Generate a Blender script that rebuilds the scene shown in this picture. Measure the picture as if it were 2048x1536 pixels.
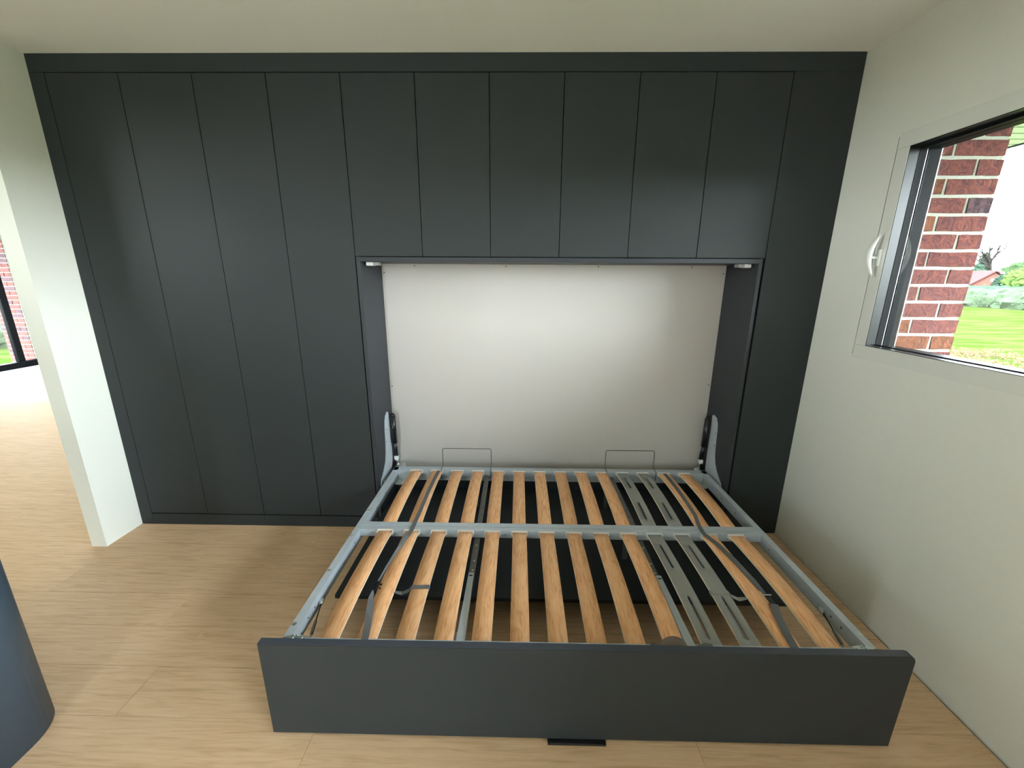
import bpy, bmesh, math, random
from mathutils import Vector, Matrix, noise
random.seed(7)
for o in list(bpy.data.objects): bpy.data.objects.remove(o)
S = bpy.context.scene
COL = S.collection
# ---------------------------------------------------------------- camera
cam = bpy.data.cameras.new('camera'); co = bpy.data.objects.new('camera', cam); COL.objects.link(co)
r = Vector((0.99984014, 0.01688891, 0.0058702)); u = Vector((-0.00994374, 0.25237029, 0.96757964)); f = Vector((-0.0148599, 0.96748333, -0.25249788))
m = Matrix((r, u, -f)).transposed().to_4x4(); m.translation = Vector((0, -2.1937, 1.4949)); co.matrix_world = m
cam.sensor_width = 36; cam.lens = 813.05 / 2048 * 36; cam.clip_start = .02; cam.clip_end = 500
S.camera = co
# ---------------------------------------------------------------- sky, sun, exposure
SKY = 26.0
w = bpy.data.worlds.new('overcast_sky'); S.world = w; w.use_nodes = True
nt = w.node_tree; bg = nt.nodes['Background']
tc = nt.nodes.new('ShaderNodeTexCoord'); sp = nt.nodes.new('ShaderNodeSeparateXYZ'); cr = nt.nodes.new('ShaderNodeValToRGB')
nt.links.new(tc.outputs['Generated'], sp.inputs[0]); nt.links.new(sp.outputs['Z'], cr.inputs[0]); nt.links.new(cr.outputs[0], bg.inputs[0])
cr.color_ramp.elements[0].position = 0; cr.color_ramp.elements[0].color = (.90, .96, 1, 1)
cr.color_ramp.elements[1].position = 1; cr.color_ramp.elements[1].color = (.50, .63, .80, 1)
bg.inputs[1].default_value = SKY
def portal(name, loc, rot, sx, sy):
    l = bpy.data.lights.new(name, 'AREA'); l.shape = 'RECTANGLE'; l.size = sx; l.size_y = sy; l.cycles.is_portal = True
    o = bpy.data.objects.new(name, l); COL.objects.link(o); o.location = loc; o.rotation_euler = rot
portal('window_portal', (1.66, -1.22, 1.62), (0, math.pi/2, 0), 1.0, 1.9)
portal('window_portal', (1.66, -3.38, 1.1), (0, math.pi/2, 0), 2.25, 1.7)
portal('window_portal', (-4.72, -1.5, 1.95), (0, -math.pi/2, 0), .8, 2.0)
portal('window_portal', (-1.0, -4.42, 1.1), (math.pi/2, 0, 0), .32, 2.2)
portal('window_portal', (-8.16, 4.08, 1.2), (0, -math.pi/2, 0), 2.3, 1.0)
sun = bpy.data.lights.new('hazy_sun', 'SUN'); sun.energy = 1.0; sun.angle = math.radians(12); sun.color = (1, .95, .85)
so = bpy.data.objects.new('hazy_sun', sun); COL.objects.link(so); so.rotation_euler = (math.radians(-20), math.radians(-38), 0)
S.view_settings.view_transform = 'Standard'; S.view_settings.look = 'None'; S.view_settings.gamma = 1
S.view_settings.use_curve_mapping = False; S.view_settings.exposure = 0.80

# ---------------------------------------------------------------- materials
def mat(name, col, rough=.5, metal=0, spec=.5, var=0, bump=0, bscale=60, coat=0):
    M = bpy.data.materials.new(name); M.use_nodes = True; n = M.node_tree.nodes; L = M.node_tree.links
    b = n['Principled BSDF']; b.inputs['Base Color'].default_value = (*col, 1); b.inputs['Roughness'].default_value = rough
    b.inputs['Metallic'].default_value = metal; b.inputs['Specular IOR Level'].default_value = spec; b.inputs['Coat Weight'].default_value = coat
    if var or bump:
        t = n.new('ShaderNodeTexCoord'); x = n.new('ShaderNodeTexNoise'); x.inputs['Scale'].default_value = bscale; x.inputs['Detail'].default_value = 4
        L.new(t.outputs['Object'], x.inputs['Vector'])
        if var:
            mx = n.new('ShaderNodeMix'); mx.data_type = 'RGBA'; L.new(x.outputs['Fac'], mx.inputs[0])
            mx.inputs[6].default_value = (*[c*(1-var) for c in col], 1); mx.inputs[7].default_value = (*[min(1, c*(1+var)) for c in col], 1)
            L.new(mx.outputs[2], b.inputs['Base Color'])
        if bump:
            q = n.new('ShaderNodeBump'); q.inputs['Strength'].default_value = bump; q.inputs['Distance'].default_value = .002
            L.new(x.outputs['Fac'], q.inputs['Height']); L.new(q.outputs[0], b.inputs['Normal'])
    return M
def wood(name, cols, axis, rough, stretch=14, scale=1.0, figure=.45, vary=.16, fine=9):
    # grain stretched along one object axis, each piece with its own offset and tone
    M = bpy.data.materials.new(name); M.use_nodes = True; n = M.node_tree.nodes; L = M.node_tree.links; b = n['Principled BSDF']
    t = n.new('ShaderNodeTexCoord'); oi = n.new('ShaderNodeObjectInfo'); ad = n.new('ShaderNodeVectorMath'); ad.operation = 'ADD'
    mu = n.new('ShaderNodeVectorMath'); mu.operation = 'SCALE'; mu.inputs[0].default_value = (37, 91, 53); L.new(oi.outputs['Random'], mu.inputs['Scale'])
    L.new(t.outputs['Object'], ad.inputs[0]); L.new(mu.outputs[0], ad.inputs[1])
    mp = n.new('ShaderNodeMapping'); s = [stretch*scale]*3; s[axis] = scale; mp.inputs['Scale'].default_value = s; L.new(ad.outputs[0], mp.inputs[0])
    n1 = n.new('ShaderNodeTexNoise'); n1.inputs['Scale'].default_value = 1.2; n1.inputs['Detail'].default_value = 3; n1.inputs['Distortion'].default_value = 1.2
    L.new(mp.outputs[0], n1.inputs['Vector'])
    wv = n.new('ShaderNodeMath'); wv.operation = 'MULTIPLY'; wv.inputs[1].default_value = 46; L.new(n1.outputs['Fac'], wv.inputs[0])
    sn = n.new('ShaderNodeMath'); sn.operation = 'SINE'; L.new(wv.outputs[0], sn.inputs[0])
    n2 = n.new('ShaderNodeTexNoise'); n2.inputs['Scale'].default_value = fine; n2.inputs['Detail'].default_value = 7; n2.inputs['Roughness'].default_value = .65; L.new(mp.outputs[0], n2.inputs['Vector'])
    ma = n.new('ShaderNodeMath'); ma.operation = 'MULTIPLY_ADD'; ma.inputs[1].default_value = .12*figure*2; L.new(sn.outputs[0], ma.inputs[0]); L.new(n2.outputs['Fac'], ma.inputs[2])
    cr = n.new('ShaderNodeValToRGB'); e = cr.color_ramp.elements; e[0].position = .28; e[1].position = .75
    e[0].color = (*cols[0], 1); e[1].color = (*cols[2], 1); k = e.new(.5); k.color = (*cols[1], 1)
    L.new(ma.outputs[0], cr.inputs[0])
    hs = n.new('ShaderNodeHueSaturation'); mr = n.new('ShaderNodeMapRange'); mr.inputs[3].default_value = 1-vary; mr.inputs[4].default_value = 1+vary
    L.new(oi.outputs['Random'], mr.inputs[0]); L.new(mr.outputs[0], hs.inputs['Value']); L.new(cr.outputs[0], hs.inputs['Color']); L.new(hs.outputs[0], b.inputs['Base Color'])
    b.inputs['Roughness'].default_value = rough
    q = n.new('ShaderNodeBump'); q.inputs['Strength'].default_value = .15; q.inputs['Distance'].default_value = .001; L.new(n2.outputs['Fac'], q.inputs['Height']); L.new(q.outputs[0], b.inputs['Normal'])
    return M
CHAR = mat('charcoal_laminate', (.019, .0245, .026), .55, spec=.38, var=.07, bump=.05, bscale=400)
CHARB = mat('charcoal_edge_band', (.024, .027, .033), .5, spec=.4)
WALL = mat('painted_plaster', (.74, .745, .685), .9, var=.015, bump=.35, bscale=45)
CEIL = mat('painted_ceiling', (.83, .84, .76), .9, var=.01, bump=.2, bscale=30)
CREAM = mat('greige_backboard', (.53, .50, .47), .55, var=.01)
DARK = mat('dark_void_board', (.02, .021, .024), .6)
GALV = mat('galvanised_steel', (.50, .55, .60), .45, metal=.12, var=.08, bscale=35)
ZINC = mat('zinc_plated_steel', (.62, .66, .64), .3, metal=.8, var=.1, bscale=80)
IRON = mat('grey_flat_iron', (.20, .20, .19), .5, metal=.5, var=.1, bscale=40)
GREYL = mat('grey_coated_lamella', (.30, .30, .28), .55, var=.08, bscale=300)
BIRCH = mat('birch_ply_edge', (.95, .82, .62), .5)
WIRE = mat('dull_steel_wire', (.16, .16, .15), .4, metal=.6)
SHEEN = mat('board_top_sheen', (.050, .056, .072), .40)  # charcoal with the pale reflection on the board top put into the colour
CAPM = mat('grey_slat_holder', (.72, .72, .70), .5)
STRAP = mat('grey_webbing', (.13, .135, .14), .7, var=.2, bscale=600)
STRAPT = mat('taupe_webbing', (.22, .17, .14), .7, var=.15, bscale=500)
BLACK = mat('black_plastic', (.008, .008, .009), .3)
WHITE = mat('white_plastic', (.85, .86, .84), .35)
GREYP = mat('grey_plastic', (.35, .35, .36), .4)
UPVC = mat('cream_window_lacquer', (.70, .71, .66), .5)
DFRAME = mat('anthracite_window_frame', (.0025, .003, .004), .45, spec=.06)
MORTAR = mat('pale_mortar', (.34, .33, .28), .95, var=.15, bump=.6, bscale=60)
SUB = mat('dark_underlay', (.03, .025, .02), .9)
BEECH = wood('beech_veneer', [(.66, .30, .125), (.85, .45, .21), (.92, .55, .30)], 1, .42, stretch=9, scale=1.6, figure=.32, vary=.09)
OAK = wood('light_oak_laminate', [(.56, .36, .20), (.68, .455, .275), (.74, .515, .33)], 0, .60, stretch=15, scale=1.0, figure=.30, vary=.02, fine=5)
def glassmat():
    M = bpy.data.materials.new('window_glass'); M.use_nodes = True; n = M.node_tree.nodes; L = M.node_tree.links; n.clear()
    o = n.new('ShaderNodeOutputMaterial'); t = n.new('ShaderNodeBsdfTransparent'); t.inputs[0].default_value = (.95, .97, .96, 1)
    g = n.new('ShaderNodeBsdfGlossy'); g.inputs['Roughness'].default_value = .02; fr = n.new('ShaderNodeFresnel'); fr.inputs[0].default_value = 1.3
    mx = n.new('ShaderNodeMixShader'); L.new(fr.outputs[0], mx.inputs[0]); L.new(t.outputs[0], mx.inputs[1]); L.new(g.outputs[0], mx.inputs[2]); L.new(mx.outputs[0], o.inputs[0])
    return M
GLASS = glassmat()
def brickmat(name, c):
    M = mat(name, c, .9, spec=.1); n = M.node_tree.nodes; L = M.node_tree.links; b = n['Principled BSDF']
    t = n.new('ShaderNodeTexCoord'); x = n.new('ShaderNodeTexNoise'); x.inputs['Scale'].default_value = 22; x.inputs['Detail'].default_value = 5; x.inputs['Distortion'].default_value = 2.5
    oi = n.new('ShaderNodeObjectInfo'); mu = n.new('ShaderNodeVectorMath'); mu.operation = 'SCALE'; mu.inputs[0].default_value = (37, 91, 53); L.new(oi.outputs['Random'], mu.inputs['Scale'])
    ad = n.new('ShaderNodeVectorMath'); L.new(t.outputs['Object'], ad.inputs[0]); L.new(mu.outputs[0], ad.inputs[1]); L.new(ad.outputs[0], x.inputs['Vector'])
    cr = n.new('ShaderNodeValToRGB'); e = cr.color_ramp.elements; e[0].position = .3; e[1].position = .7
    e[0].color = (c[0]*.55, c[1]*.62, c[2]*.8, 1); e[1].color = (min(1, c[0]*1.35), c[1]*1.2, c[2]*1.1, 1); L.new(x.outputs['Fac'], cr.inputs[0]); L.new(cr.outputs[0], b.inputs['Base Color'])
    q = n.new('ShaderNodeBump'); q.inputs['Strength'].default_value = .9; q.inputs['Distance'].default_value = .008; L.new(x.outputs['Fac'], q.inputs['Height']); L.new(q.outputs[0], b.inputs['Normal'])
    return M
BR = [brickmat('red_brick', (.135, .050, .042)), brickmat('orange_brick', (.14, .056, .030)), brickmat('purple_brick', (.080, .048, .052))]

# ---------------------------------------------------------------- helpers
def box(bm, x0, x1, y0, y1, z0, z1, mi=0, bev=0):
    if x0 > x1: x0, x1 = x1, x0
    if y0 > y1: y0, y1 = y1, y0
    if z0 > z1: z0, z1 = z1, z0
    v = [bm.verts.new(c) for c in ((x0,y0,z0),(x1,y0,z0),(x1,y1,z0),(x0,y1,z0),(x0,y0,z1),(x1,y0,z1),(x1,y1,z1),(x0,y1,z1))]
    fs = [bm.faces.new([v[i] for i in q]) for q in ((3,2,1,0),(4,5,6,7),(0,1,5,4),(1,2,6,5),(2,3,7,6),(3,0,4,7))]
    for q in fs: q.material_index = mi
    if bev:
        es = list({e for q in fs for e in q.edges})
        bmesh.ops.bevel(bm, geom=es, offset=bev, segments=2, affect='EDGES', profile=.5)
    return fs
def tube(bm, pts, rad, seg=10, mi=0, caps=True):
    pts = [Vector(p) for p in pts]; rads = rad if isinstance(rad, (list, tuple)) else [rad]*len(pts)
    rings = []; pn = None
    for i, p in enumerate(pts):
        t = (pts[min(i+1, len(pts)-1)] - pts[max(i-1, 0)]).normalized()
        if pn is None: pn = t.orthogonal().normalized()
        pn = (pn - t*pn.dot(t)).normalized(); b = t.cross(pn)
        rings.append([bm.verts.new(p + (pn*math.cos(a) + b*math.sin(a))*rads[i]) for a in [2*math.pi*k/seg for k in range(seg)]])
    for a, b in zip(rings, rings[1:]):
        for k in range(seg):
            q = bm.faces.new((a[k], a[(k+1)%seg], b[(k+1)%seg], b[k])); q.material_index = mi; q.smooth = True
    if caps:
        q = bm.faces.new(rings[0][::-1]); q.material_index = mi; q = bm.faces.new(rings[-1]); q.material_index = mi
def ribbon(bm, pts, width, thick, rolls=None, mi=0):
    # flat strap: cross-section lies along x, rolled about its own run
    pts = [Vector(p) for p in pts]; rings = []
    for i, p in enumerate(pts):
        t = (pts[min(i+1, len(pts)-1)] - pts[max(i-1, 0)]).normalized()
        s = t.cross(Vector((0, 0, 1)))
        if s.length < .2: s = Vector((1, 0, 0))
        s.normalize(); n = s.cross(t).normalized(); a = rolls[i] if rolls else 0
        s2 = s*math.cos(a) + n*math.sin(a); n2 = n*math.cos(a) - s*math.sin(a)
        h = width/2; k = thick/2
        rings.append([bm.verts.new(p + s2*sx*h + n2*sz*k) for sx, sz in ((-1,-1),(1,-1),(1,1),(-1,1))])
    for a, b in zip(rings, rings[1:]):
        for k in range(4): bm.faces.new((a[k], a[(k+1)%4], b[(k+1)%4], b[k])).material_index = mi
    bm.faces.new(rings[0][::-1]); bm.faces.new(rings[-1])
def prism(bm, poly, axis, a0, a1, mi=0):
    # extrude a 2D polygon along an axis (0=x: poly in y,z ; 1=y: poly in x,z ; 2=z: poly in x,y)
    def P(p, a): return ((a, p[0], p[1]), (p[0], a, p[1]), (p[0], p[1], a))[axis]
    A = [bm.verts.new(P(p, a0)) for p in poly]; B = [bm.verts.new(P(p, a1)) for p in poly]
    bm.faces.new(A[::-1]).material_index = mi; bm.faces.new(B).material_index = mi
    for i in range(len(poly)):
        j = (i+1) % len(poly); bm.faces.new((A[i], A[j], B[j], B[i])).material_index = mi
def disc(bm, c, n, rad, h, seg=12, mi=0):
    c = Vector(c); n = Vector(n); tube(bm, [c, c + n*h], rad, seg, mi)
def origin(o):
    v = Vector((0, 0, 0))
    while o: v += o.location; o = o.parent
    return v
def obj(name, bm, mats, parent=None, **props):
    bmesh.ops.recalc_face_normals(bm, faces=bm.faces)
    if parent: off = origin(parent)
    else:
        xs = [v.co for v in bm.verts]
        off = Vector(((min(c.x for c in xs)+max(c.x for c in xs))/2, (min(c.y for c in xs)+max(c.y for c in xs))/2, min(c.z for c in xs)))
    bmesh.ops.translate(bm, verts=bm.verts, vec=-off)
    me = bpy.data.meshes.new(name); bm.to_mesh(me); bm.free()
    for q in (mats if isinstance(mats, list) else [mats]): me.materials.append(q)
    o = bpy.data.objects.new(name, me); COL.objects.link(o)
    if parent: o.parent = parent
    else: o.location = off
    for k, v in props.items(): o[k] = v
    return o
def B(): return bmesh.new()
def bx(name, dims, m, parent=None, bev=0, **p):
    b = B(); box(b, *dims, bev=bev); return obj(name, b, m, parent, **p)
def thing(name, loc, label, category, **p):
    o = bpy.data.objects.new(name, None); COL.objects.link(o); o.location = loc; o.empty_display_size = .1
    o['label'] = label; o['category'] = category
    for k, v in p.items(): o[k] = v
    return o
def inst(src, loc, parent):
    o = src.copy(); COL.objects.link(o); o.parent = parent; o.location = Vector(loc) - origin(parent); return o

XL, XR, H = -2.3324, 1.5733, 2.5
ST = dict(kind='structure')
# ================================================================= SETTING
# subfloor with laminate planks laid left-right
b = B(); box(b, -4.8, XR, -4.3, 0.6, -.12, -.009); box(b, -8.0, -4.8, -1.15, 0.6, -.12, -.009); box(b, -8.0, -2.42, .6, 2.45, -.12, -.009)
floor = obj('floor', b, SUB, **ST)
RW = 2.45/13; PL = 1.285; row = 0
y = 2.45
pm = {}
def plank(x0, x1, y0, y1):
    L = round(x1-x0, 3); W_ = round(y1-y0, 3)
    if (L, W_) not in pm:
        bb = B(); box(bb, 0, L, 0, W_, -.008, 0)
        bb.edges.ensure_lookup_table()
        me = bpy.data.meshes.new('plank'); bmesh.ops.recalc_face_normals(bb, faces=bb.faces); bb.to_mesh(me); bb.free(); me.materials.append(OAK); pm[(L, W_)] = me
    o = bpy.data.objects.new('plank', pm[(L, W_)]); COL.objects.link(o); o.parent = floor; o.location = Vector((x0, y0, random.uniform(-.0002, .0002))) - floor.location
while y > -1.95:
    y0 = y - RW; off = (row*.437) % 1.0 * PL
    x = -8.0 - off; xend = -2.435 if y0 > -.01 else XR - .010
    while x < xend - .02:
        a, c = max(x, -8.0), min(x + PL, xend)
        if c - a > .02: plank(a + .0004, c - .0004, y0 + .0005, y - .0005)
        x += PL
    y = y0; row += 1
bx('plank', (-4.6, XR-.01, -4.3, y-.0005, -.008, 0), OAK, floor, kind='stuff')
bx('floor_lower', (-8.0, -2.42, 2.45, 5.0, -.75, -.62), mat('dark_unseen_floor', (.07, .07, .07), .7, var=.1, bscale=8), **ST)  # unseen floor, coloured dark to cut the light it bounces up
b = B(); box(b, -4.8, 1.70, -4.5, 5.2, H, H+.15); box(b, -8.2, -4.8, -1.15, 5.2, H, H+.15); obj('ceiling', b, CEIL, **ST)
bx('wall_left', (-2.4200, XL, -.2240, 5.0, -.009, H), WALL, **ST)
bx('wall_back', (XL, 1.70, .62, .75, -.1, H), WALL, **ST)
b = B(); box(b, -4.8, -1.15, -4.5, -4.3, -.1, H); box(b, -.83, 1.70, -4.5, -4.3, -.1, H); box(b, -1.15, -.83, -4.5, -4.3, 2.2, H); box(b, -1.15, -.83, -4.5, -4.3, -.1, -.009)
obj('wall_front', b, WALL, **ST)
dr = bpy.data.objects.new('door_added_front', None); COL.objects.link(dr); dr.location = (-1.0, -4.35, 0); dr['kind'] = 'structure'  # added glazed opening behind the camera, unseen, to brighten the room
b = B(); box(b, -1.15, -1.11, -4.42, -4.34, 0, 2.2); box(b, -.87, -.83, -4.42, -4.34, 0, 2.2); box(b, -1.11, -.87, -4.42, -4.34, 0, .06); box(b, -1.11, -.87, -4.42, -4.34, 2.14, 2.2); obj('frame', b, DFRAME, dr)
bx('pane', (-1.11, -.87, -4.383, -4.378, .06, 2.14), GLASS, dr)
bx('wall_end', (-8.2, -2.42, 5.0, 5.2, -.75, H), WALL, **ST)
# right wall with the window opening
WY0, WY1, WZ0, WZ1 = -.262, -2.19, 1.140, 2.086
DY0, DY1, DZ1 = -2.55, -4.20, 2.20
b = B()
box(b, XR, 1.70, -4.3, DY1, -.1, H); box(b, XR, 1.70, DY0, WY1, -.1, H); box(b, XR, 1.70, DY1, DY0, DZ1, H); box(b, XR, 1.70, DY1, DY0, -.1, -.01); box(b, XR, 1.70, WY0, .62, -.1, H); box(b, XR, 1.70, WY1, WY0, -.1, WZ0); box(b, XR, 1.70, WY1, WY0, WZ1, H)
obj('wall_right', b, WALL, **ST)
# left outer wall with the wide low window
LY0, LY1, LZ0, LZ1 = 3.6, 4.55, .05, 2.30
b = B()
box(b, -8.2, -8.0, -1.15, LY0, -.75, H); box(b, -8.2, -8.0, LY1, 5.0, -.75, H); box(b, -8.2, -8.0, LY0, LY1, -.75, LZ0); box(b, -8.2, -8.0, LY0, LY1, LZ1, H)
obj('wall_side', b, WALL, **ST)

# ---- window in the right wall
win = bpy.data.objects.new('window_1', None); COL.objects.link(win); win.location = (XR, -1.0, 1.1); win['kind'] = 'structure'
def frame_yz(bm, x0, x1, ya, yb, za, zb, t, mi=0, bev=0):   # rectangular ring in the y-z plane, opening ya..yb, za..zb, border t outside
    box(bm, x0, x1, yb-t, ya+t, zb, zb+t, mi, bev); box(bm, x0, x1, yb-t, ya+t, za-t, za, mi, bev)
    box(bm, x0, x1, ya, ya+t, za, zb, mi, bev); box(bm, x0, x1, yb-t, yb, za, zb, mi, bev)
b = B(); frame_yz(b, XR-.004, XR+.002, -.279, -2.165, 1.160, 2.068, .048); obj('casing', b, WALL, win)
b = B(); frame_yz(b, XR+.032, XR+.05, -.290, -2.161, 1.1635, 2.0645, .018); obj('frame', b, UPVC, win)
b = B(); frame_yz(b, XR-.006, XR+.030, -.343, -2.10, 1.207, 2.019, .0590, bev=.002); sash = obj('sash', b, UPVC, win)
b = B(); frame_yz(b, XR-.0045, XR+.036, -.3455, -2.0975, 1.2095, 2.0165, .0024); obj('glazing_bead', b, BLACK, win)
bx('pane', (XR+.028, XR+.032, -2.10, -.343, 1.207, 2.019), GLASS, win)
b = B()
frame_yz(b, XR+.036, XR+.060, -.348, -2.095, 1.214, 2.006, .09); frame_yz(b, XR+.060, XR+.072, -.342, -2.10, 1.205, 2.014, .08)
frame_yz(b, XR+.072, XR+.118, -.346, -2.095, 1.210, 2.008, .09); frame_yz(b, XR+.118, XR+.126, -.338, -2.10, 1.203, 2.016, .08)
obj('outer_frame', b, DFRAME, win)
b = B(); frame_yz(b, XR+.0655, XR+.0675, -.3455, -2.0975, 1.2075, 2.0115, .002); frame_yz(b, XR+.126, XR+.129, -.342, -2.10, 1.2045, 2.0125, .003); obj('frame_trim', b, ZINC, win)
bx('outer_sill', (XR+.127, 2.03, -2.20, -.30, 1.085, 1.10), DFRAME, win)
# handle: rosette, spindle and slender bowed lever
b = B(); box(b, XR-.014, XR-.006, -.328, -.305, 1.555, 1.625, bev=.003); hd = obj('handle', b, WHITE, win, label='white window handle')
b = B(); n_ = 18; pts = []; rd = []
for i in range(n_+1):
    t = i/n_; z = 1.505 + t*.185; pts.append((XR - .020 - .030*math.sin(math.pi*t), -.318 + .004*math.sin(math.pi*t), z)); rd.append(.0022 + .0075*math.sin(math.pi*t)**.8)
tube(b, pts, rd, 10); tube(b, [(XR-.006, -.316, 1.59), (XR-.046, -.316, 1.59)], .006, 10); obj('lever', b, WHITE, hd)
# ---- added glazing in the right wall, unseen, to bring more daylight in
dr = bpy.data.objects.new('door_added_right', None); COL.objects.link(dr); dr.location = (XR, -3.45, 0); dr['kind'] = 'structure'
b = B(); frame_yz(b, XR+.01, XR+.09, DY0-.06, DY1+.06, .06, DZ1-.06, .06); obj('frame', b, DFRAME, dr)
b = B(); box(b, XR+.01, XR+.09, -3.49, -3.41, .06, DZ1-.06); obj('mullion', b, DFRAME, dr)
bx('pane', (XR+.048, XR+.053, DY1+.06, DY0-.06, .06, DZ1-.06), GLASS, dr)
# ---- added wall with a high window on the left, unseen, for side daylight
GY0, GY1, GX = -.5, -2.5, -4.6
b = B(); box(b, GX-.2, GX, -4.3, GY1, -.1, H); box(b, GX-.2, GX, GY0, -.20, -.1, H); box(b, GX-.2, GX, GY1, GY0, 2.35, H); box(b, GX-.2, GX, GY1, GY0, -.1, 1.55); box(b, -8.0, GX-.2, -.40, -.20, -.1, H)
obj('wall_added', b, WALL, **ST)
dr = bpy.data.objects.new('window_added', None); COL.objects.link(dr); dr.location = (GX, -2.7, 0); dr['kind'] = 'structure'
b = B()
for y in (-2.5, -.56): box(b, GX-.12, GX-.04, y, y+.06, 1.55, 2.35)
box(b, GX-.12, GX-.04, -2.5, -.5, 1.55, 1.61); box(b, GX-.12, GX-.04, -2.5, -.5, 2.29, 2.35); obj('frame', b, DFRAME, dr)
bx('pane', (GX-.083, GX-.078, -2.44, -.56, 1.61, 2.29), GLASS, dr)
# ---- left window
win2 = bpy.data.objects.new('window_2', None); COL.objects.link(win2); win2.location = (-8.0, 2.4, LZ0); win2['kind'] = 'structure'
b = B(); frame_yz(b, -8.08, -7.99, LY1-.07, LY0+.07, .14, 2.20, .095); obj('frame', b, DFRAME, win2)
for ym in (4.13,):
    b = B(); box(b, -8.075, -8.015, ym-.045, ym+.045, .14, 2.20, bev=.004); obj('mullion', b, DFRAME, win2)
bx('pane', (-8.045, -8.04, LY0+.07, LY1-.07, .14, 2.20), GLASS, win2)

# ---- brick piers: one object per brick on the reveals that are seen
def rough_brick(x0, x1, y0, y1, z0, z1, parent, mi):
    bb = B(); box(bb, x0, x1, y0, y1, z0, z1)
    bmesh.ops.subdivide_edges(bb, edges=[e for e in bb.edges if abs(e.verts[0].co.x-e.verts[1].co.x) > .05], cuts=3, use_grid_fill=True)
    for v in bb.verts:
        v.co += Vector((random.uniform(-.0012, .0012), random.uniform(-.003, .0015), random.uniform(-.0013, .0013)))
    return obj('brick', bb, BR[mi], parent)
def pier(parent, xa, sgn, yf, z0, zn, depth=.10, phase=0, pitch=.0733):
    for i in range(zn):
        za = z0 + i*pitch; zb = za + pitch - .0135
        segs = [(0, .206), (.219, .32)] if (i + phase) % 2 == 0 else [(0, .099), (.112, .32)]
        for s0, s1 in segs:
            X0, X1 = sorted((xa + sgn*s0, xa + sgn*s1)); rr = random.random()
            rough_brick(X0, X1, yf, yf + depth, za, zb, parent, 0 if rr < .70 else (1 if rr < .87 else 2))
b = B(); box(b, 1.705, 1.996, -.297, .8, -.4, 2.40); box(b, 1.705, 1.996, -2.20, DY0+.05, -.4, 2.40); box(b, 1.705, 1.996, DY1-.05, -4.5, -.4, 2.40); box(b, 1.705, 1.996, -2.20, -.297, -.4, 1.083)
ext = obj('wall_outer', b, MORTAR, **ST)
pier(ext, 2.0, -1, -.300, 1.182 - .0733*4 + .0055, 20, phase=1)
b = B(); box(b, -8.62, -8.2, 4.47, 5.2, -.75, 2.5); ext2 = obj('wall_outer', b, MORTAR, **ST)
for i in range(31):
    za = .0 + i*.0733
    segs = [(0, .208), (.219, .32), (.331, .42)] if i % 2 else [(0, .101), (.112, .32), (.331, .42)]
    for s0, s1 in segs:
        rough_brick(-8.205-s1, -8.205-s0, 4.462, 4.50, za, za+.062, ext2, 0 if random.random() < .8 else 2)
# ---- soffit of the roof overhang with narrow boards
b = B(); box(b, 1.70, 3.10, -6, 6, 2.335, 2.37); SOFM = mat('soffit_lawn_bounce', (.15, .19, .10), .8, spec=0); sof = obj('soffit', b, DARK, **ST)  # board colour includes the green light bounced off the lawn
bb = B(); box(bb, 0, 1.10, 0, .088, 2.320, 2.336); me = bpy.data.meshes.new('soffit_board'); bmesh.ops.translate(bb, verts=bb.verts, vec=(0, 0, -2.32)); bb.to_mesh(me); bb.free(); me.materials.append(SOFM)
for i in range(44):
    o = bpy.data.objects.new('soffit_board', me); COL.objects.link(o); o.parent = sof; o.location = Vector((2.0, -2.4 + i*.1, 2.3205)) - sof.location
bx('fascia', (3.10, 3.13, -6, 6, 2.315, 2.52), DFRAME, sof)
bx('roof', (-8.9, 3.10, -6, 6, 2.66, 2.75), DFRAME, **ST)

# ================================================================= FITTED WARDROBE
YD = 0.0
SX = [-2.2575 + .3515*k for k in range(11)]       # door joints, left to right
G = .0018
def door(x0, x1, z0, z1, parent):
    b = B(); box(b, x0+G, x1-G, YD, YD+.019, z0, z1, bev=.0012); return obj('door', b, CHAR, parent)
def carcass(x0, x1, z0, z1, depth, parent):
    b = B(); t = .016; y0 = YD + .021
    box(b, x0+.0006, x0+t, y0, depth, z0, z1); box(b, x1-t, x1-.0006, y0, depth, z0, z1); box(b, x0+t, x1-t, y0, depth, z1-t, z1); box(b, x0+t, x1-t, y0, depth, z0, z0+t); box(b, x0+t, x1-t, depth-.008, depth, z0+t, z1-t)
    obj('carcass', b, DARK, parent)
for k, lab in ((0, 'tall charcoal double-door wardrobe cabinet at the far left beside the white wall end'), (2, 'tall charcoal double-door wardrobe cabinet directly beside the bed niche')):
    t = thing('tall_cabinet', ((SX[k]+SX[k+2])/2, .3, 0), lab, 'wardrobe', group='tall wardrobe cabinets left of the bed')
    carcass(SX[k], SX[k+2], .075, 2.42, .60, t)
    for j in (k, k+1): door(SX[j], SX[j+1], .077, 2.420, t)
    bx('plinth', (SX[k]+.0005, SX[k+2]-.0005, YD+.0, YD+.018, .0, .0715), CHAR, t)
labs = ['charcoal double-door overhead cabinet at the left end above the bed niche', 'charcoal double-door overhead cabinet in the middle above the bed niche', 'charcoal double-door overhead cabinet at the right end above the bed niche']
for i in range(3):
    k = 4 + 2*i
    t = thing('overhead_cabinet', ((SX[k]+SX[k+2])/2, .3, 1.60), labs[i], 'cabinet', group='overhead cabinets above the bed')
    carcass(SX[k], SX[k+2], 1.598, 2.42, .60, t)
    for j in (k, k+1): door(SX[j], SX[j+1], 1.600, 2.420, t)
b = B(); box(b, XL+.0005, XR-.001, YD+.001, YD+.020, 2.4235, H-.0005); obj('trim_top', b, CHAR, **ST)
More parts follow.
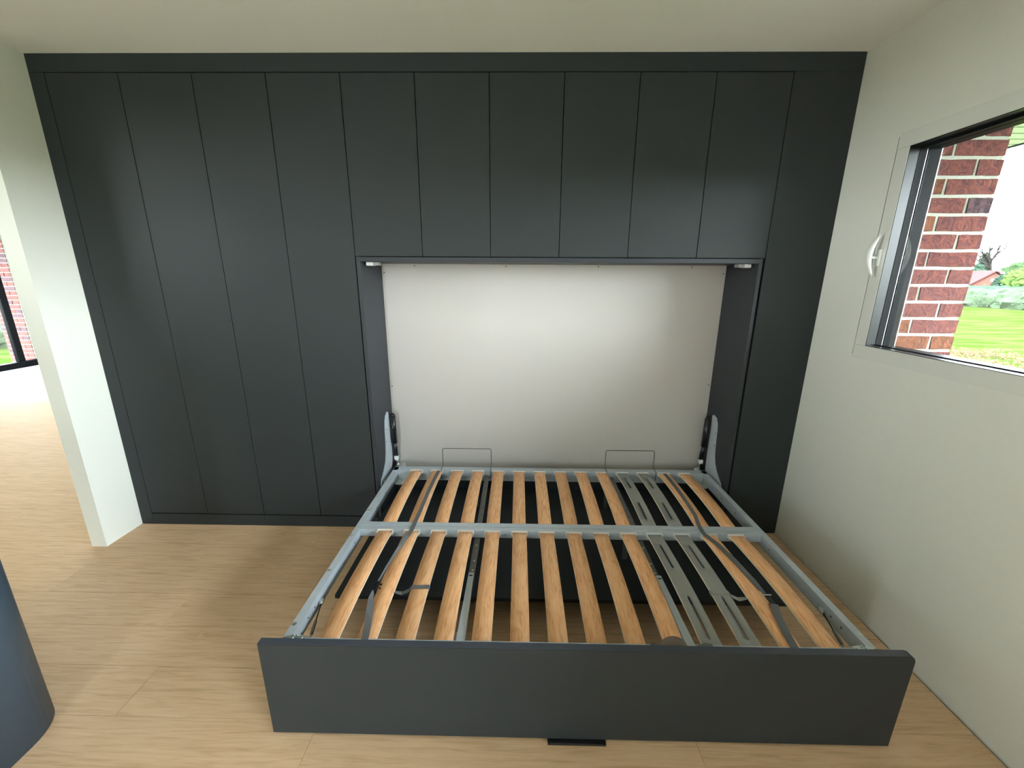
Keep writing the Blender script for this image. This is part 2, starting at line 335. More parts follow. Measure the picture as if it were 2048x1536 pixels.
b = B(); box(b, XL+.0005, SX[0]-G, YD+.001, YD+.020, .001, 2.422); obj('trim_left', b, CHAR, **ST)
b = B(); box(b, SX[10]+G, XR-.001, YD+.001, YD+.020, .001, 2.422); obj('trim_right', b, CHAR, **ST)
# niche of the fold-down bed
NL, NR, ND = -.827, 1.228, .33
niche = thing('bed_niche', (.2, .17, 0), 'open charcoal niche with a greige back panel, behind the folded-down bed', 'niche')
b = B(); box(b, NL-.020, NL, -.003, .60, .001, 1.5975, bev=.001); obj('side_panel', b, CHARB, niche)
b = B(); box(b, NR, NR+.018, -.003, .60, .001, 1.5975, bev=.001); obj('side_panel', b, CHARB, niche)
b = B(); box(b, NL+.0005, NR-.0005, -.006, .60, 1.573, 1.5955, bev=.001); obj('top_panel', b, CHARB, niche)
bp = bx('back_panel', (NL+.001, NR-.001, ND, ND+.012, .20, 1.5725), CREAM, niche, label='greige back panel')
b = B(); box(b, NL+.001, NR-.001, ND-.012, ND, .001, .20); box(b, NL+.001, NR-.001, .0, ND-.012, .001, .098); obj('base_box', b, CHAR, niche)
for x, z in ((-.626, 1.562), (-.079, 1.562), (.471, 1.562), (1.025, 1.562), (-.812, 1.522), (-.812, .815), (1.213, 1.525), (1.213, .842)):
    b = B(); disc(b, (x, ND-.0015, z), (0, 1, 0), .0035, .003, 10); obj('screw', b, BLACK, bp)
for x0, x1, c0, c1, lab in ((NL+.046, NL+.080, NL+.012, NL+.047, 'small white and grey plastic bumper under the niche top, left end'), (NR-.078, NR-.044, NR-.045, NR-.010, 'small white and grey plastic bumper under the niche top, right end')):
    t = thing('plastic_bumper', ((x0+x1)/2, .05, 1.553), lab, 'bumper', group='plastic bumpers under the niche top')
    bx('body', (min(x0, c0)+.002, max(x1, c1)-.002, .052, .095, 1.5555, 1.5728), GREYP, t, bev=.002)
    bx('end_cap', (c0, c1, .045, .098, 1.5535, 1.5727), WHITE, t, bev=.003, label='white cap')

# ================================================================= FOLD-DOWN BED
bed = thing('fold_down_bed', (.205, -.48, 0), 'fold-down double bed with steel frame, curved beech slats and charcoal front board', 'bed')
ZT = .31; FX0, FX1 = -.790, 1.200; FYB, FYF = .200, -1.150
def rail(poly, axis, a0, a1, name, m=GALV, bev=True):
    b = B(); prism(b, poly, axis, a0, a1); return obj(name, b, m, bed)
T = .003; IN = .029
for s, xo in ((1, FX0), (-1, FX1)):
    xi = xo + s*IN
    rl = rail([(xo, ZT), (xi, ZT), (xi, ZT-.056), (xi - s*.018, ZT-.056), (xi - s*.018, ZT-.053), (xi-s*T, ZT-.053), (xi-s*T, ZT-T), (xo+s*T, ZT-T), (xo+s*T, ZT-.05), (xo, ZT-.05)], 1, FYF, FYB, 'side_rail')
    for yr in (.08, -.175, -.311, -.525, -.763, -1.034):
        b = B(); disc(b, (xo+s*.0125, yr, ZT-.0005), (0, 0, 1), .0075, .002, 12); obj('rivet', b, ZINC, rl)
    for yr in (.03, -.09, -.24, -.545, -.93, -.98):
        b = B(); disc(b, (xi-s*.002, yr, ZT-.026), (s, 0, 0), .0035, .0025, 8); obj('bolt_hole', b, BLACK, rl)
# cross rails
rail([(.157, ZT), (.207, ZT), (.207, ZT-.05), (.204, ZT-.05), (.204, ZT-T), (.160, ZT-T), (.160, ZT-.068), (.157, ZT-.068)], 0, FX0+.002, FX1-.002, 'rear_rail')
mid = rail([(-.475, ZT+.001), (-.446, ZT+.001), (-.4455, ZT-.002), (-.4405, ZT-.002), (-.440, ZT+.001), (-.410, ZT+.001), (-.410, ZT-.036), (-.475, ZT-.036)], 0, FX0+.029, FX1-.029, 'middle_rail')
for x in (FX0+.015, FX1-.0305): bx('rail_bracket', (x, x+.0155, -.47, -.415, ZT-.04, ZT+.0015), GALV, bed)
for x in (-.70, -.055, .585, 1.06, .30):
    b = B(); disc(b, (x, -.4745, ZT-.018), (0, -1, 0), .007, .003, 12); obj('rivet', b, ZINC, mid)
rail([(-1.150, ZT), (-1.088, ZT), (-1.088, ZT-.055), (-1.091, ZT-.055), (-1.091, ZT-T), (-1.147, ZT-T), (-1.147, ZT-.05), (-1.150, ZT-.05)], 0, FX0+.002, FX1-.002, 'front_rail')
# slats: sprung, arched lamellae, one mesh per row and kind
SW = .0665; N = 14; SXC = [-.634 + .1297*k for k in range(N)]
def slat_mesh(y0, y1, arch, slots, m, name):
    b = B(); n = 16; th = .008; hw = SW/2; nx = 7
    xs = [-hw, -hw+.0005, -.0048, .0048, hw-.0005, hw]
    if not slots: xs = [-hw, 0, hw]
    def zt(t): return arch*4*t*(1-t)
    ts = sorted(set([i/n for i in range(n+1)] + [q for s in slots for q in s]))
    top = [[b.verts.new((x, y0+(y1-y0)*t, zt(t))) for x in xs] for t in ts]
    bot = [[b.verts.new((x, y0+(y1-y0)*t, zt(t)-th)) for x in xs] for t in ts]
    nxs = len(xs)
    def inside(i, j):
        if not slots or not (xs[j] >= -.005 and xs[j+1] <= .005): return False
        tm = (ts[i]+ts[i+1])/2
        return any(a < tm < c for a, c in slots)
    hole = {(i, j) for i in range(len(ts)-1) for j in range(nxs-1) if inside(i, j)}
    for i in range(len(ts)-1):
        for j in range(nxs-1):
            if (i, j) in hole: continue
            q = b.faces.new((top[i][j], top[i][j+1], top[i+1][j+1], top[i+1][j])); q.smooth = True
            q = b.faces.new((bot[i][j], bot[i+1][j], bot[i+1][j+1], bot[i][j+1])); q.smooth = True
            for (di, dj, p, q_) in ((0, -1, (i, j), (i+1, j)), (0, 1, (i, j+1), (i+1, j+1)), (-1, 0, (i, j), (i, j+1)), (1, 0, (i+1, j), (i+1, j+1))):
                ii, jj = i+di, j+dj
                if ii < 0 or jj < 0 or ii >= len(ts)-1 or jj >= nxs-1 or (ii, jj) in hole:
                    fc = b.faces.new((top[p[0]][p[1]], top[q_[0]][q_[1]], bot[q_[0]][q_[1]], bot[p[0]][p[1]])); fc.material_index = 0 if (ii, jj) in hole else 1
    bmesh.ops.recalc_face_normals(b, faces=b.faces)
    me = bpy.data.meshes.new(name); b.to_mesh(me); b.free(); me.materials.append(m); me.materials.append(BIRCH)
    return me
YR0, YR1 = .155, -.420; YF0, YF1 = -.476, -1.100
rows = [(YR0, YR1), (YF0, YF1)]
ZS = ZT - .002; ARCH = .014
wm = [slat_mesh(0, b_-a_, ARCH, [], BEECH, 'slat') for a_, b_ in rows]
gm = [slat_mesh(0, rows[0][1]-rows[0][0], ARCH, [(.13, .37), (.63, .89)], GREYL, 'slotted_slat'), slat_mesh(0, rows[1][1]-rows[1][0], ARCH, [(.14, .40), (.645, .945)], GREYL, 'slotted_slat')]
capm = []
def holder(yend, into):     # a small plastic pocket that takes the end of a slat
    b = B(); hw = SW/2+.005
    ya, yb = sorted((yend, yend + into*.016))
    box(b, -hw, hw, ya, yb, -.0125, -.0085); box(b, -hw, -hw+.004, ya, yb, -.0085, .006); box(b, hw-.004, hw, ya, yb, -.0085, .006)
    yw = yend if into > 0 else yend
    box(b, -hw, hw, yend-.0035 if into > 0 else yend, yend if into > 0 else yend+.0035, -.0125, .0085)
    bmesh.ops.recalc_face_normals(b, faces=b.faces); me = bpy.data.meshes.new('slat_holder'); b.to_mesh(me); b.free(); me.materials.append(CAPM); return me
hm = [holder(0, -1), holder(0, 1)]
def put(me, name, loc, parent=bed, **p):
    o = bpy.data.objects.new(name, me); COL.objects.link(o); o.parent = parent; o.location = Vector(loc) - origin(parent)
    for k, v in p.items(): o[k] = v
    return o
slats = {}
for ri, (ya, yb) in enumerate(rows):
    for k, x in enumerate(SXC):
        g = k in (10, 11)
        dx = (-.004 if ri == 1 and k > 9 else 0) + (.0 if ri else -.003)
        slats[ri, k] = put(gm[ri] if g else wm[ri], 'slotted_slat' if g else 'slat', (x+dx, ya, ZS), **({'label': 'grey slotted slat'} if g else {}))
        if ri == 0: put(hm[0], 'slat_holder', (x+dx, .1535, ZS))
        else: put(hm[0], 'slat_holder', (x+dx, -.4795, ZS))
# flat iron braces under the slats and the folded-away legs
for x in (-.190, .594):
    b = B(); box(b, x-.0135, x+.0135, -.408, .157, .272, .277); box(b, x-.0135, x-.0115, -.408, .157, .255, .272); fb = obj('brace', b, IRON, bed, label='dark flat-iron brace')
    for yy in (.07, .0, -.09, -.22, -.28):
        bb = B(); disc(bb, (x, yy, .2765), (0, 0, 1), .0035, .001, 10); obj('bolt_hole', bb, BLACK, fb)
    b = B(); box(b, x-.0135, x+.0135, -1.09, -.476, .266, .271); fb = obj('brace', b, IRON, bed, label='dark flat-iron brace')
    for yy in (-.53, -.64, -.70):
        bb = B(); disc(bb, (x+.002, yy, .271), (0, 0, 1), .0045, .0015, 10); obj('rivet', bb, ZINC, fb)
    b = B(); prism(b, [(x-.010, -.738), (x+.012, -.738), (x+.0165, -1.084), (x-.0145, -1.084)], 2, .276, .292)
    lg = obj('folding_leg', b, GALV, bed, label='light grey folded leg')
    bx('slot', (x-.006, x+.008, -.760, -.753, .2915, .2925), BLACK, lg); bx('slot', (x-.009, x+.010, -1.080, -1.074, .2915, .2925), BLACK, lg)
# front board with rounded right corner and the black foot under it
b = B(); xa, xb, zb, ztop = -.812, 1.231, .010, .378; rc = .020
poly = [(xa, zb), (xb, zb)] + [(xb-rc+rc*math.cos(a), ztop-rc+rc*math.sin(a)) for a in [math.pi/2*i/5 for i in range(6)]] + [(xa, ztop)]
prism(b, poly, 1, -1.179, -1.1545)
bmesh.ops.bevel(b, geom=[e for e in b.edges if abs(e.verts[0].co.y-e.verts[1].co.y) < 1e-5], offset=.0015, segments=2, affect='EDGES')
fb0 = obj('front_board', b, CHAR, bed, label='charcoal front board')
b = B(); box(b, xa+.001, xb-rc-.001, -1.178, -1.1555, ztop-.0004, ztop+.0008); obj('top_sheen', b, SHEEN, fb0, label='board top with reflected light in its colour')  # thin strip that paints the lighter top face of the board
b = B(); box(b, .110, .302, -1.193, -.95, .0005, .009, bev=.001); box(b, .12, .292, -1.150, -.98, .009, .05); obj('foot', b, BLACK, bed, label='black metal foot')
# panel fixed below the frame
b = B(); box(b, -.79, 1.20, -.725, -.002, .135, .153, bev=.001); up = obj('underside_panel', b, CHAR, bed, label='charcoal panel below the slats')
for x in (SXC[3], SXC[9]):
    for ya in (-.46, .0): bx('panel_bracket', (x-.012, x+.012, ya, ya+.004, .153, ZT-.036), IRON, bed)
# wire mattress retainers on the rear rail
for x0, x1 in ((-.480, -.168), (.564, .872)):
    b = B(); yb_ = .212; z1 = .437; r_ = .010
    pts = [(x0, .150, .262), (x0, .150, ZT+.006), (x0, yb_-.006, ZT+.012), (x0, yb_, ZT+.022), (x0, yb_, z1-r_), (x0+.003, yb_, z1-.003), (x0+r_, yb_, z1), (x1-r_, yb_, z1), (x1-.003, yb_, z1-.003), (x1, yb_, z1-r_), (x1, yb_, ZT+.022), (x1, yb_-.006, ZT+.012), (x1, .150, ZT+.006), (x1, .150, .262)]
    tube(b, pts, .0026, 8); obj('wire_retainer', b, WIRE, bed)
# zinc corner plates at the rear corners
for s, x in ((1, FX0+IN), (-1, FX1-IN)):
    b = B(); box(b, x+s*.0005, x+s*.055, .085, .155, .245, .249); box(b, x+s*.0005, x+s*.004, .085, .155, .245, .285)
    for yy in (.105, .135): disc(b, (x+s*.03, yy, .249), (0, 0, 1), .006, .004, 10)
    obj('corner_plate', b, ZINC, bed)
b = B(); box(b, -.742, -.722, .203, .207, ZT, ZT+.028); obj('stop_tab', b, ZINC, bed)
b = B(); box(b, 1.130, 1.165, .203, .207, ZT, ZT+.018); obj('stop_tab', b, ZINC, bed)
# steel cables with tension sleeves at the front corners
for s, X in ((1, FX0+IN), (-1, FX1-IN)):
    A = Vector((X+s*.010, -.895, .279)); Z_ = Vector((X+s*.042, -1.05, .272)); d = (Z_-A)
    b = B(); tube(b, [A - d*.06, A + d*.10], [.0075, .0060], 10); box(b, X-s*.001, X+s*.010, -.902, -.890, .272, .285); cb = obj('cable', b, ZINC, bed, label='steel cable with sleeves')
    b = B(); tube(b, [A + d*.09, A + d*.60], .0022, 8); obj('wire', b, BLACK, cb)
    b = B(); tube(b, [A + d*.58, A + d*.93], .0055, 12); obj('sleeve', b, IRON, cb)
    b = B(); tube(b, [A + d*.92, A + d*1.04, (X+s*.030, -1.075, .300), (X+s*.018, -1.088, .318)], [.004, .0035, .0045, .004], 8)
    box(b, X-s*.018, X+s*.05, -1.098, -1.086, ZT, ZT+.004); disc(b, (X+s*.004, -1.094, ZT+.003), (0, 0, 1), .009, .006, 10); disc(b, (X+s*.036, -1.093, ZT+.003), (0, 0, 1), .007, .005, 10); obj('hook', b, ZINC, cb)
# small latch in the middle of the front rail
b = B(); box(b, .053, .108, -1.112, -1.098, ZT, ZT+.007); disc(b, (.092, -1.105, ZT+.006), (0, 0, 1), .008, .005, 12); disc(b, (.066, -1.105, ZT+.006), (0, 0, 1), .005, .003, 10); obj('latch', b, ZINC, bed)
# straps
def zs(yv):   # height of the slat crown at a given depth
    a_, b_ = rows[0] if yv > -.43 else rows[1]
    t = min(1, max(0, (yv-a_)/(b_-a_))); return ZS + ARCH*4*t*(1-t)
# left strap: over the second rear slat, across the middle rail, down to a buckle and on to the front
def strap(pts, rolls, name, m=STRAP, w=.020, parent=bed):
    b = B(); ribbon(b, pts, w, .0022, rolls); return obj(name, b, m, parent)
x0 = SXC[1]
pts = [(x0+.010, .168, .29)] + [(x0+.008-.008*i/6, .150-.57*i/6, zs(.150-.57*i/6)+.0025) for i in range(6)] + [(x0-.002, -.41, ZT+.006), (x0-.002, -.475, ZT+.0055), (x0-.006, -.52, ZT+.010), (x0-.012, -.56, ZT+.014), (x0-.024, -.66, ZT+.014), (x0-.036, -.76, ZT+.012), (x0-.044, -.835, ZT+.008)]
rl_ = [0]*9 + [.2, .7, 1.2, 1.35, 1.4]
sl = strap(pts, rl_, 'strap')
b = B(); box(b, x0-.060, x0-.034, -.885, -.835, ZT-.004, ZT+.016, bev=.003); box(b, x0-.030, x0-.022, -.874, -.868, ZT+.004, ZT+.012); box(b, x0-.032, x0-.024, -.855, -.848, ZT+.006, ZT+.014); obj('buckle', b, BLACK, sl, label='black buckle')
pts = [(x0-.046, -.88, ZT+.004), (x0-.040, -.93, ZT+.014), (x0-.026, -.98, ZT+.019), (x0-.012, -1.04, ZT+.012), (x0-.004, -1.098, ZT+.001), (x0-.004, -1.104, ZT-.03)]
strap(pts, [1.2, .7, .25, .05, 0, 0], 'strap', w=.024)
# right strap with its buckle beside the second slat from the right
x0 = SXC[12]
pts = [(x0-.006, .168, .29)] + [(x0+.004-.010*i/6, .150-.57*i/6, zs(.150-.57*i/6)+.0025) for i in range(6)] + [(x0-.022, -.41, ZT+.006), (x0-.026, -.475, ZT+.0055), (x0-.006, -.56, ZT+.014), (x0+.014, -.68, ZT+.018), (x0+.028, -.80, ZT+.016), (x0+.034, -.862, ZT+.010)]
sr = strap(pts, [0]*9+[-.1, -.2, -.2, -.1], 'strap')
b = B(); box(b, x0+.018, x0+.056, -.905, -.872, ZT-.006, ZT+.006, bev=.003); obj('buckle', b, BLACK, sr, label='black buckle')
b = B(); tube(b, [(x0+.020, -.868, ZT+.010), (x0+.060, -.868, ZT+.010)], .0025, 8); obj('buckle_bar', b, ZINC, sr)
pts = [(x0+.040, -.90, ZT+.000), (x0+.036, -.925, ZT+.020), (x0+.020, -.97, ZT+.0165), (x0+.008, -1.04, ZT+.011), (x0+.004, -1.098, ZT+.001), (x0+.004, -1.104, ZT-.03)]
strap(pts, [0]*6, 'strap', w=.026)
# short cross straps looped round a slat in the front row
def loop(xc, s, taily):
    b = B(); zc = zs(-.86); hw = SW/2+.001
    pts = [(xc-s*(hw), -.86, zc-.011), (xc-s*(hw+.0015), -.86, zc-.003), (xc-s*(hw-.002), -.86, zc+.002), (xc, -.862, zc+.0022), (xc+s*(hw-.002), -.862, zc+.002), (xc+s*(hw+.003), -.863, zc-.003), (xc+s*(hw+.010), -.866, zc-.012), (xc+s*(hw+.035), -.872, zc-.020), (xc+s*(hw+.060), -.874, zc-.012), (xc+s*(hw+.085), -.874, zc-.013)]
    pts = [Vector(p) for p in pts]; W2 = .0095; rings = []
    for i, p in enumerate(pts):
        t = (pts[min(i+1, len(pts)-1)]-pts[max(0, i-1)]).normalized(); sd = Vector((0, 1, 0)); nn = t.cross(sd).normalized(); ww = W2*(1 if i < 7 else (1.0, 1.9, 1.2)[i-7])
        if i == 8: sd = (sd*.8 + Vector((0, 0, -.5))).normalized()
        rings.append([b.verts.new(p + sd*a*ww + nn*c*.001) for a, c in ((-1, -1), (1, -1), (1, 1), (-1, 1))])
    for a, c in zip(rings, rings[1:]):
        for k in range(4): b.faces.new((a[k], a[(k+1)%4], c[(k+1)%4], c[k]))
    b.faces.new(rings[0][::-1]); b.faces.new(rings[-1])
    return b
lo1 = obj('cross_strap', loop(SXC[2], -1, 0), STRAP, bed)
lo2 = obj('cross_strap', loop(SXC[11]-.004, 1, 0), GREYL, bed)
# taupe pull strap bulging over the front rail and the grey band behind the board
b = B(); pts = []
for i in range(13):
    a = math.pi*i/12; pts.append((.520-.052*math.cos(a), -1.121+.014*math.sin(a), ZT-.006+.046*math.sin(a)))
rings = []
for p in pts: rings.append([b.verts.new((p[0], p[1]+d, p[2]+e)) for d, e in ((-.013, -.010), (.013, .0), (.013, .002), (-.013, -.008))])
for a, c in zip(rings, rings[1:]):
    for k in range(4): q = b.faces.new((a[k], a[(k+1)%4], c[(k+1)%4], c[k])); q.smooth = k in (0, 2)
b.faces.new(rings[0][::-1]); b.faces.new(rings[-1])
ps = obj('pull_strap', b, STRAPT, bed, label='taupe fabric pull strap')
b = B(); ribbon(b, [(.425, -1.136, ZT+.012), (.445, -1.136, ZT+.042), (.47, -1.136, ZT+.032), (.52, -1.138, ZT+.020), (.575, -1.138, ZT+.028), (.615, -1.136, ZT+.045), (.636, -1.136, ZT+.040), (.650, -1.136, ZT+.012)], .030, .002); obj('pull_strap_band', b, STRAP, bed)

# ---- lifting hinges screwed to the niche sides, with gas springs
def lift(side):
    s = 1 if side == 'left' else -1; X = NL if s == 1 else NR
    t = thing('lift_fitting', (X, .15, .26), 'steel lifting bracket with black gas spring on the %s niche side' % side, 'bracket', group='bed lifting brackets')
    out = [(.222, .676), (.238, .668), (.250, .640), (.262, .60), (.265, .42), (.262, .34), (.235, .285), (.15, .235), (.06, .225), (.030, .240), (.022, .275), (.035, .300), (.070, .322), (.105, .350), (.133, .385), (.150, .43), (.158, .50), (.163, .59), (.170, .630), (.190, .660)]
    if s == -1: out = [(min(y_, .240)+.008, z_+.0004*i_) for i_, (y_, z_) in enumerate(out)]
    b = B(); prism(b, out, 0, X+s*.0005, X+s*.006)
    pl_ = obj('plate', b, GALV, t)
    for yy, zz in ((.175, .575), (.172, .495), (.043, .285)):
        b = B(); disc(b, (X+s*.0055, yy, zz), (s, 0, 0), .0045, .0012, 10); obj('screw_hole', b, BLACK, pl_)
    b = B(); disc(b, (X+s*.006, .075, .262), (s, 0, 0), .014, .008, 14); disc(b, (X+s*.006, .045, .250), (s, 0, 0), .008, .012, 10); obj('pivot_bolt', b, ZINC, pl_)
    xc = X+s*.026
    b = B(); tube(b, [(xc, .262, .452), (xc, .254, .640)], .0185, 16); tube(b, [(xc, .254, .640), (xc, .253, .652)], [.0185, .012], 16); obj('gas_spring', b, BLACK, t, label='black gas spring')
    b = B(); tube(b, [(xc, .285, .345), (xc, .262, .455)], .0125, 14); obj('spring_rod', b, BLACK, t)
    b = B(); box(b, xc-.0125, xc+.0125, .268, .292, .325, .352, bev=.003); obj('collar', b, WHITE, t, label='white collar')
    b = B(); tube(b, [(xc, .287, .33), (xc, .29, .285)], .005, 10); disc(b, (xc-s*.012, .29, .285), (s, 0, 0), .009, .024, 12); obj('ball_joint', b, ZINC, t)
    b = B(); prism(b, [(.295, .300), (.295, .272), (.03, .215), (.03, .238)], 0, X+s*.008, X+s*.024); obj('swing_arm', b, BLACK, t)
lift('left'); lift('right')

# ================================================================= ROUNDED CABINET bottom left
cab = thing('rounded_cabinet', (-1.95, -1.65, 0), 'blue-charcoal cabinet with a rounded corner at the bottom left edge of the photo', 'cabinet')
def rrect(x0, x1, y0, y1, r_, n=10):
    pts = []
    for cx, cy, a0 in ((x1-r_, y1-r_, 0), (x0+r_, y1-r_, 90), (x0+r_, y0+r_, 180), (x1-r_, y0+r_, 270)):
        for i in range(n+1):
            a = math.radians(a0 + 90*i/n); pts.append((cx+r_*math.cos(a), cy+r_*math.sin(a)))
    return pts
b = B(); prism(b, rrect(-2.25, -1.575, -2.05, -1.085, .15), 2, .002, .86)
for q in b.faces: q.smooth = abs(q.normal.z) < .5
CHARLIT = mat('charcoal_window_lit', (.035, .052, .070), .5)  # charcoal paint with the bluish window light put into its colour
obj('body', b, CHARLIT, cab)
b = B(); prism(b, rrect(-2.26, -1.565, -2.06, -1.075, .155), 2, .862, .885); obj('top', b, CHAR, cab)

# ================================================================= OUTSIDE
def grass():
    M = mat('lawn_grass', (.3, .4, .1), .9); n = M.node_tree.nodes; L = M.node_tree.links; b = n['Principled BSDF']
    t = n.new('ShaderNodeTexCoord'); mp = n.new('ShaderNodeMapping'); mp.inputs['Scale'].default_value = (.5, 2.2, 1); x = n.new('ShaderNodeTexNoise'); x.inputs['Scale'].default_value = 1.3; x.inputs['Detail'].default_value = 8; x.inputs['Roughness'].default_value = .65
    L.new(t.outputs['Object'], mp.inputs[0]); L.new(mp.outputs[0], x.inputs['Vector']); cr = n.new('ShaderNodeValToRGB'); e = cr.color_ramp.elements
    e[0].position = .40; e[0].color = (.018, .037, .004, 1); e[1].position = .57; e[1].color = (.037, .046, .012, 1); L.new(x.outputs['Fac'], cr.inputs[0]); L.new(cr.outputs[0], b.inputs['Base Color'])
    b.inputs['Specular IOR Level'].default_value = 0
    return M
b = B(); n_ = 1
v = [b.verts.new(p) for p in ((-160, -120, -.45), (200, -120, -.45), (200, 200, -.45), (-160, 200, -.45))]; b.faces.new(v)
lawn = B(); box(lawn, 2.0, 200, -120, 200, -.8, -.30); box(lawn, -160, -8.7, -120, 200, -.8, -.30); box(lawn, -8.7, -4.85, -120, -.45, -.8, -.30); b.free()
obj('lawn', lawn, grass(), **ST)
def leafy(c, vr=.35):
    return mat('foliage_%d' % len(bpy.data.materials), c, .8, var=vr, bscale=3, spec=0)
LF = [leafy((.028, .042, .018)), leafy((.045, .060, .035)), leafy((.045, .070, .018)), leafy((.025, .040, .026))]
RUST = leafy((.10, .05, .03))
def clump(bm, c, rx, ry, rz, sub=3, amp=.22, fr=1.6):
    g = bmesh.ops.create_icosphere(bm, subdivisions=sub, radius=1)
    for v in g['verts']:
        d = v.co.copy(); k = 1 + amp*noise.noise(d*fr*2 + Vector(c)) + amp*.8*noise.noise(d*fr*6 + Vector(c)*2); v.co = Vector((c[0]+d.x*rx*k, c[1]+d.y*ry*k, c[2]+d.z*rz*k))
def leaves(bm, c, rx, ry, rz, n, s):
    for i in range(n):
        d = Vector((random.gauss(0, 1), random.gauss(0, 1), random.gauss(0, 1))).normalized()*random.uniform(.75, 1.12)
        p = Vector((c[0]+d.x*rx, c[1]+d.y*ry, c[2]+d.z*rz)); a = Vector((random.uniform(-1, 1), random.uniform(-1, 1), random.uniform(-1, 1))).normalized()*s; q = a.orthogonal().normalized()*s*.6
        vs = [bm.verts.new(p+a), bm.verts.new(p+q), bm.verts.new(p-a), bm.verts.new(p-q)]; bm.faces.new(vs)
# hedge along the lawn
b = B(); yy = 6.0
while yy < 60:
    clump(b, (33+random.uniform(-.2, .2), yy, .15), 1.0, 1.3, .8+random.uniform(-.05, .12), 3, .25); leaves(b, (33, yy, .2), 1.05, 1.35, .88, 420, .07); yy += 1.3
h = obj('hedge', b, LF[1], kind='stuff'); h['label'] = 'low green hedge along the far edge of the lawn, seen through the right window'; h['category'] = 'hedge'
b = B(); yy = 8.0
while yy < 70: clump(b, (37.5, yy, .35), 1.2, 1.6, .78, 3, .12); leaves(b, (37.5, yy, .40), 1.2, 1.6, .82, 90, .10); yy += 1.5
h = obj('hedge', b, LF[3], kind='stuff'); h['label'] = 'darker trimmed hedge behind the low green hedge, below the red roof'; h['category'] = 'hedge'
# reddish low plants near the window
b = B()
for i in range(60):
    px_, py_ = 10.5+random.uniform(-1.6, 2.6), 6.6+random.uniform(-1.9, 2.0)
    leaves(b, (px_, py_, -.26), .35, .35, .07, 60, .035)
h = obj('ground_plants', b, RUST, kind='stuff'); h['label'] = 'patch of reddish low plants at the near edge of the lawn'; h['category'] = 'plants'
# farmhouse with red roof: gable towards the viewer
ho = thing('farmhouse', (54, 47, -.3), 'red brick farmhouse with red tiled roof beyond the hedge outside the right window', 'house')
HB = brickmat('farmhouse_brick', (.11, .05, .035)); RT = mat('red_roof_tiles', (.085, .032, .03), .8, var=.2, bscale=2, spec=0)
# gable plane faces roughly the camera: local axis along the ridge runs away to the upper left
gx, gy = 50.0, 42.9; U_ = Vector((0.55, -0.83, 0)).normalized(); V_ = Vector((.45, .89, 0)).normalized()*1.0
def P(a, c, z): q = Vector((gx, gy, z)) + U_*a + V_*c; return (q.x, q.y, q.z)
b = B(); hwid = 1.75; zr = 2.45; ze = .95
for c0, c1 in ((0, 9),):
    A = [b.verts.new(P(a, c0, z)) for a, z in ((-hwid, -.3), (hwid, -.3), (hwid, ze), (0, zr-.12), (-hwid, ze))]; Cc = [b.verts.new(P(a, c1, z)) for a, z in ((-hwid, -.3), (hwid, -.3), (hwid, ze), (0, zr-.12), (-hwid, ze))]
    b.faces.new(A); b.faces.new(Cc[::-1])
    for i in range(5): j = (i+1) % 5; b.faces.new((A[i], A[j], Cc[j], Cc[i]))
obj('wall', b, HB, ho)
b = B()
for s in (-1, 1):
    q = [P(0, -.25, zr), P(s*(hwid+.3), -.25, ze-.22), P(s*(hwid+.3), 9.2, ze-.22), P(0, 9.2, zr)]; lo = [b.verts.new(p_) for p_ in q]; hi = [b.verts.new((p_[0], p_[1], p_[2]+.12)) for p_ in q]
    b.faces.new(lo); b.faces.new(hi)
    for i in range(4): b.faces.new((lo[i], lo[(i+1)%4], hi[(i+1)%4], hi[i]))
obj('roof', b, RT, ho)
b = B()
for i in range(8):
    for s in (1,):
        t0 = i/8; a = s*(hwid+.3)*t0; z = zr + (ze-.22-zr)*t0; p = Vector(P(a+s*.12, -.28, z+.10)); box(b, p.x-.09, p.x+.09, p.y-.09, p.y+.09, p.z-.10, p.z+.06)
obj('verge_tiles', b, WHITE, ho)
b = B(); p = Vector(P(0, -.06, 1.55)); box(b, p.x-.12, p.x+.12, p.y-.16, p.y+.16, p.z-.15, p.z+.15); obj('window', b, WHITE, ho)
# bare tree
def bare_tree(x, y, z0, hgt, lab):
    b = B(); rnd = random.Random(4)
    def grow(p, d, L, r_, dep):
        pts = [p]; q = p.copy(); dd = d.copy()
        for i in range(3):
            dd = (dd + Vector((rnd.uniform(-.3, .3), rnd.uniform(-.3, .3), rnd.uniform(-.05, .2)))*.6).normalized(); q = q + dd*L/3; pts.append(q.copy())
        tube(b, pts, [r_, r_*.85, r_*.7, r_*.55], 5)
        if dep < 4:
            for k in range(2 + (dep > 0)):
                nd = (dd + Vector((rnd.uniform(-1, 1), rnd.uniform(-1, 1), rnd.uniform(-.2, .6)))*.9).normalized(); grow(q if k else pts[2], nd, L*rnd.uniform(.62, .8), r_*.66, dep+1)
    grow(Vector((x, y, z0)), Vector((0, 0, 1)), hgt*.36, hgt*.040, 0)
    o = obj('bare_tree', b, mat('bark', (.02, .017, .015), .9, spec=0)); o['label'] = lab; o['category'] = 'tree'
bare_tree(61, 53.2, -.3, 7.4, 'bare leafless tree standing behind the red roof')
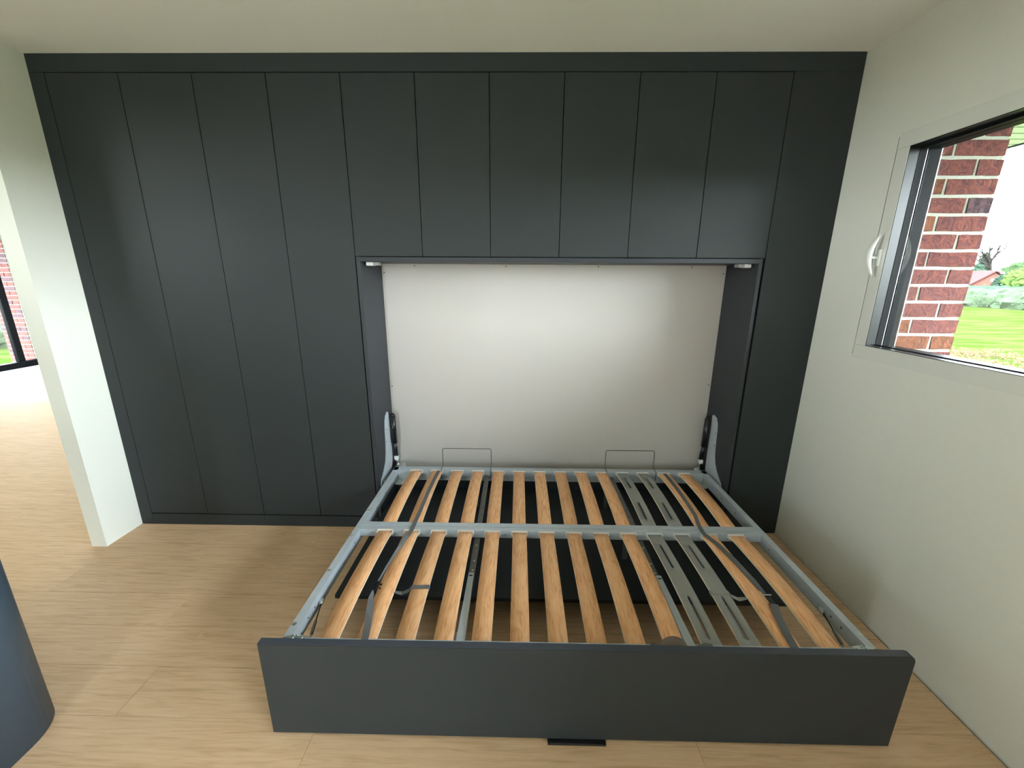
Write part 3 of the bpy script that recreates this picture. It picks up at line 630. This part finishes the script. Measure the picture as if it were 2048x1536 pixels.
def tree(x, y, hgt, rad, m, lab, name='leafy_tree', conifer=False):
    t = thing(name, (x, y, -.3), lab, 'tree', group='trees beyond the hedge')
    b = B()
    if conifer:
        for i in range(7):
            k = i/7; clump(b, (x+random.uniform(-.1, .1), y, -.3+hgt*(.2+.75*k)), rad*(1-k*.85), rad*(1-k*.85), hgt*.10, 2, .5); leaves(b, (x, y, -.3+hgt*(.2+.75*k)), rad*(1.1-k*.9), rad*(1.1-k*.9), hgt*.08, 120, .16)
    else:
        for i in range(7):
            a = i*2.4; cx, cy, cz = x+math.cos(a)*rad*.5, y+math.sin(a)*rad*.5, -.3+hgt*(.5+.07*(i % 4)); clump(b, (cx, cy, cz), rad*.6, rad*.6, hgt*.28, 3, .35); leaves(b, (cx, cy, cz), rad*.65, rad*.65, hgt*.3, 260, .18)
    obj('crown', b, m, t)
    b = B(); tube(b, [(x, y, -.35), (x+.1, y, -.3+hgt*.5)], [hgt*.03, hgt*.015], 8); obj('trunk', b, mat('bark_brown', (.07, .05, .04), .9), t)
tree(66, 59.2, 6.0, 1.6, LF[3], 'small dark conifer rising left of the bare tree above the red roof', 'conifer_tree', True)
tree(49.0, 40.6, 2.5, .9, LF[3], 'dark bushy tree just right of the farmhouse gable')
tree(48, 37.4, 3.1, 1.9, LF[2], 'light green rounded tree at the right edge behind the hedge')
tree(66, 52.5, 4.4, 3.0, LF[0], 'mid green tree in the gap between farmhouse and light green tree')
tree(75, 57.5, 5.6, 3.4, LF[3], 'taller hazy green tree furthest to the right behind the others')
# outside the left window
b = B(); yy = -6.0
while yy < 14: clump(b, (-13.6, yy, .1), .8, 1.0, .55+random.uniform(-.05, .1), 3, .3); leaves(b, (-13.6, yy, .12), .8, 1.0, .62, 150, .06); yy += .9
h = obj('shrub_row', b, LF[1], kind='stuff'); h['label'] = 'row of green shrubs on the lawn outside the left window'; h['category'] = 'shrubs'
ho2 = thing('barn', (-34, 22, -.3), 'tan brick building far outside the left window', 'building')
b = B(); box(b, -38, -31, 10, 32, -.3, 2.6); obj('wall', b, mat('tan_brick', (.10, .065, .04), .9, var=.15, bscale=4), ho2)
b = B(); prism(b, [(-38.5, 2.6), (-30.5, 2.6), (-34.5, 5.0)], 1, 9.5, 32.5); obj('roof', b, RT, ho2)
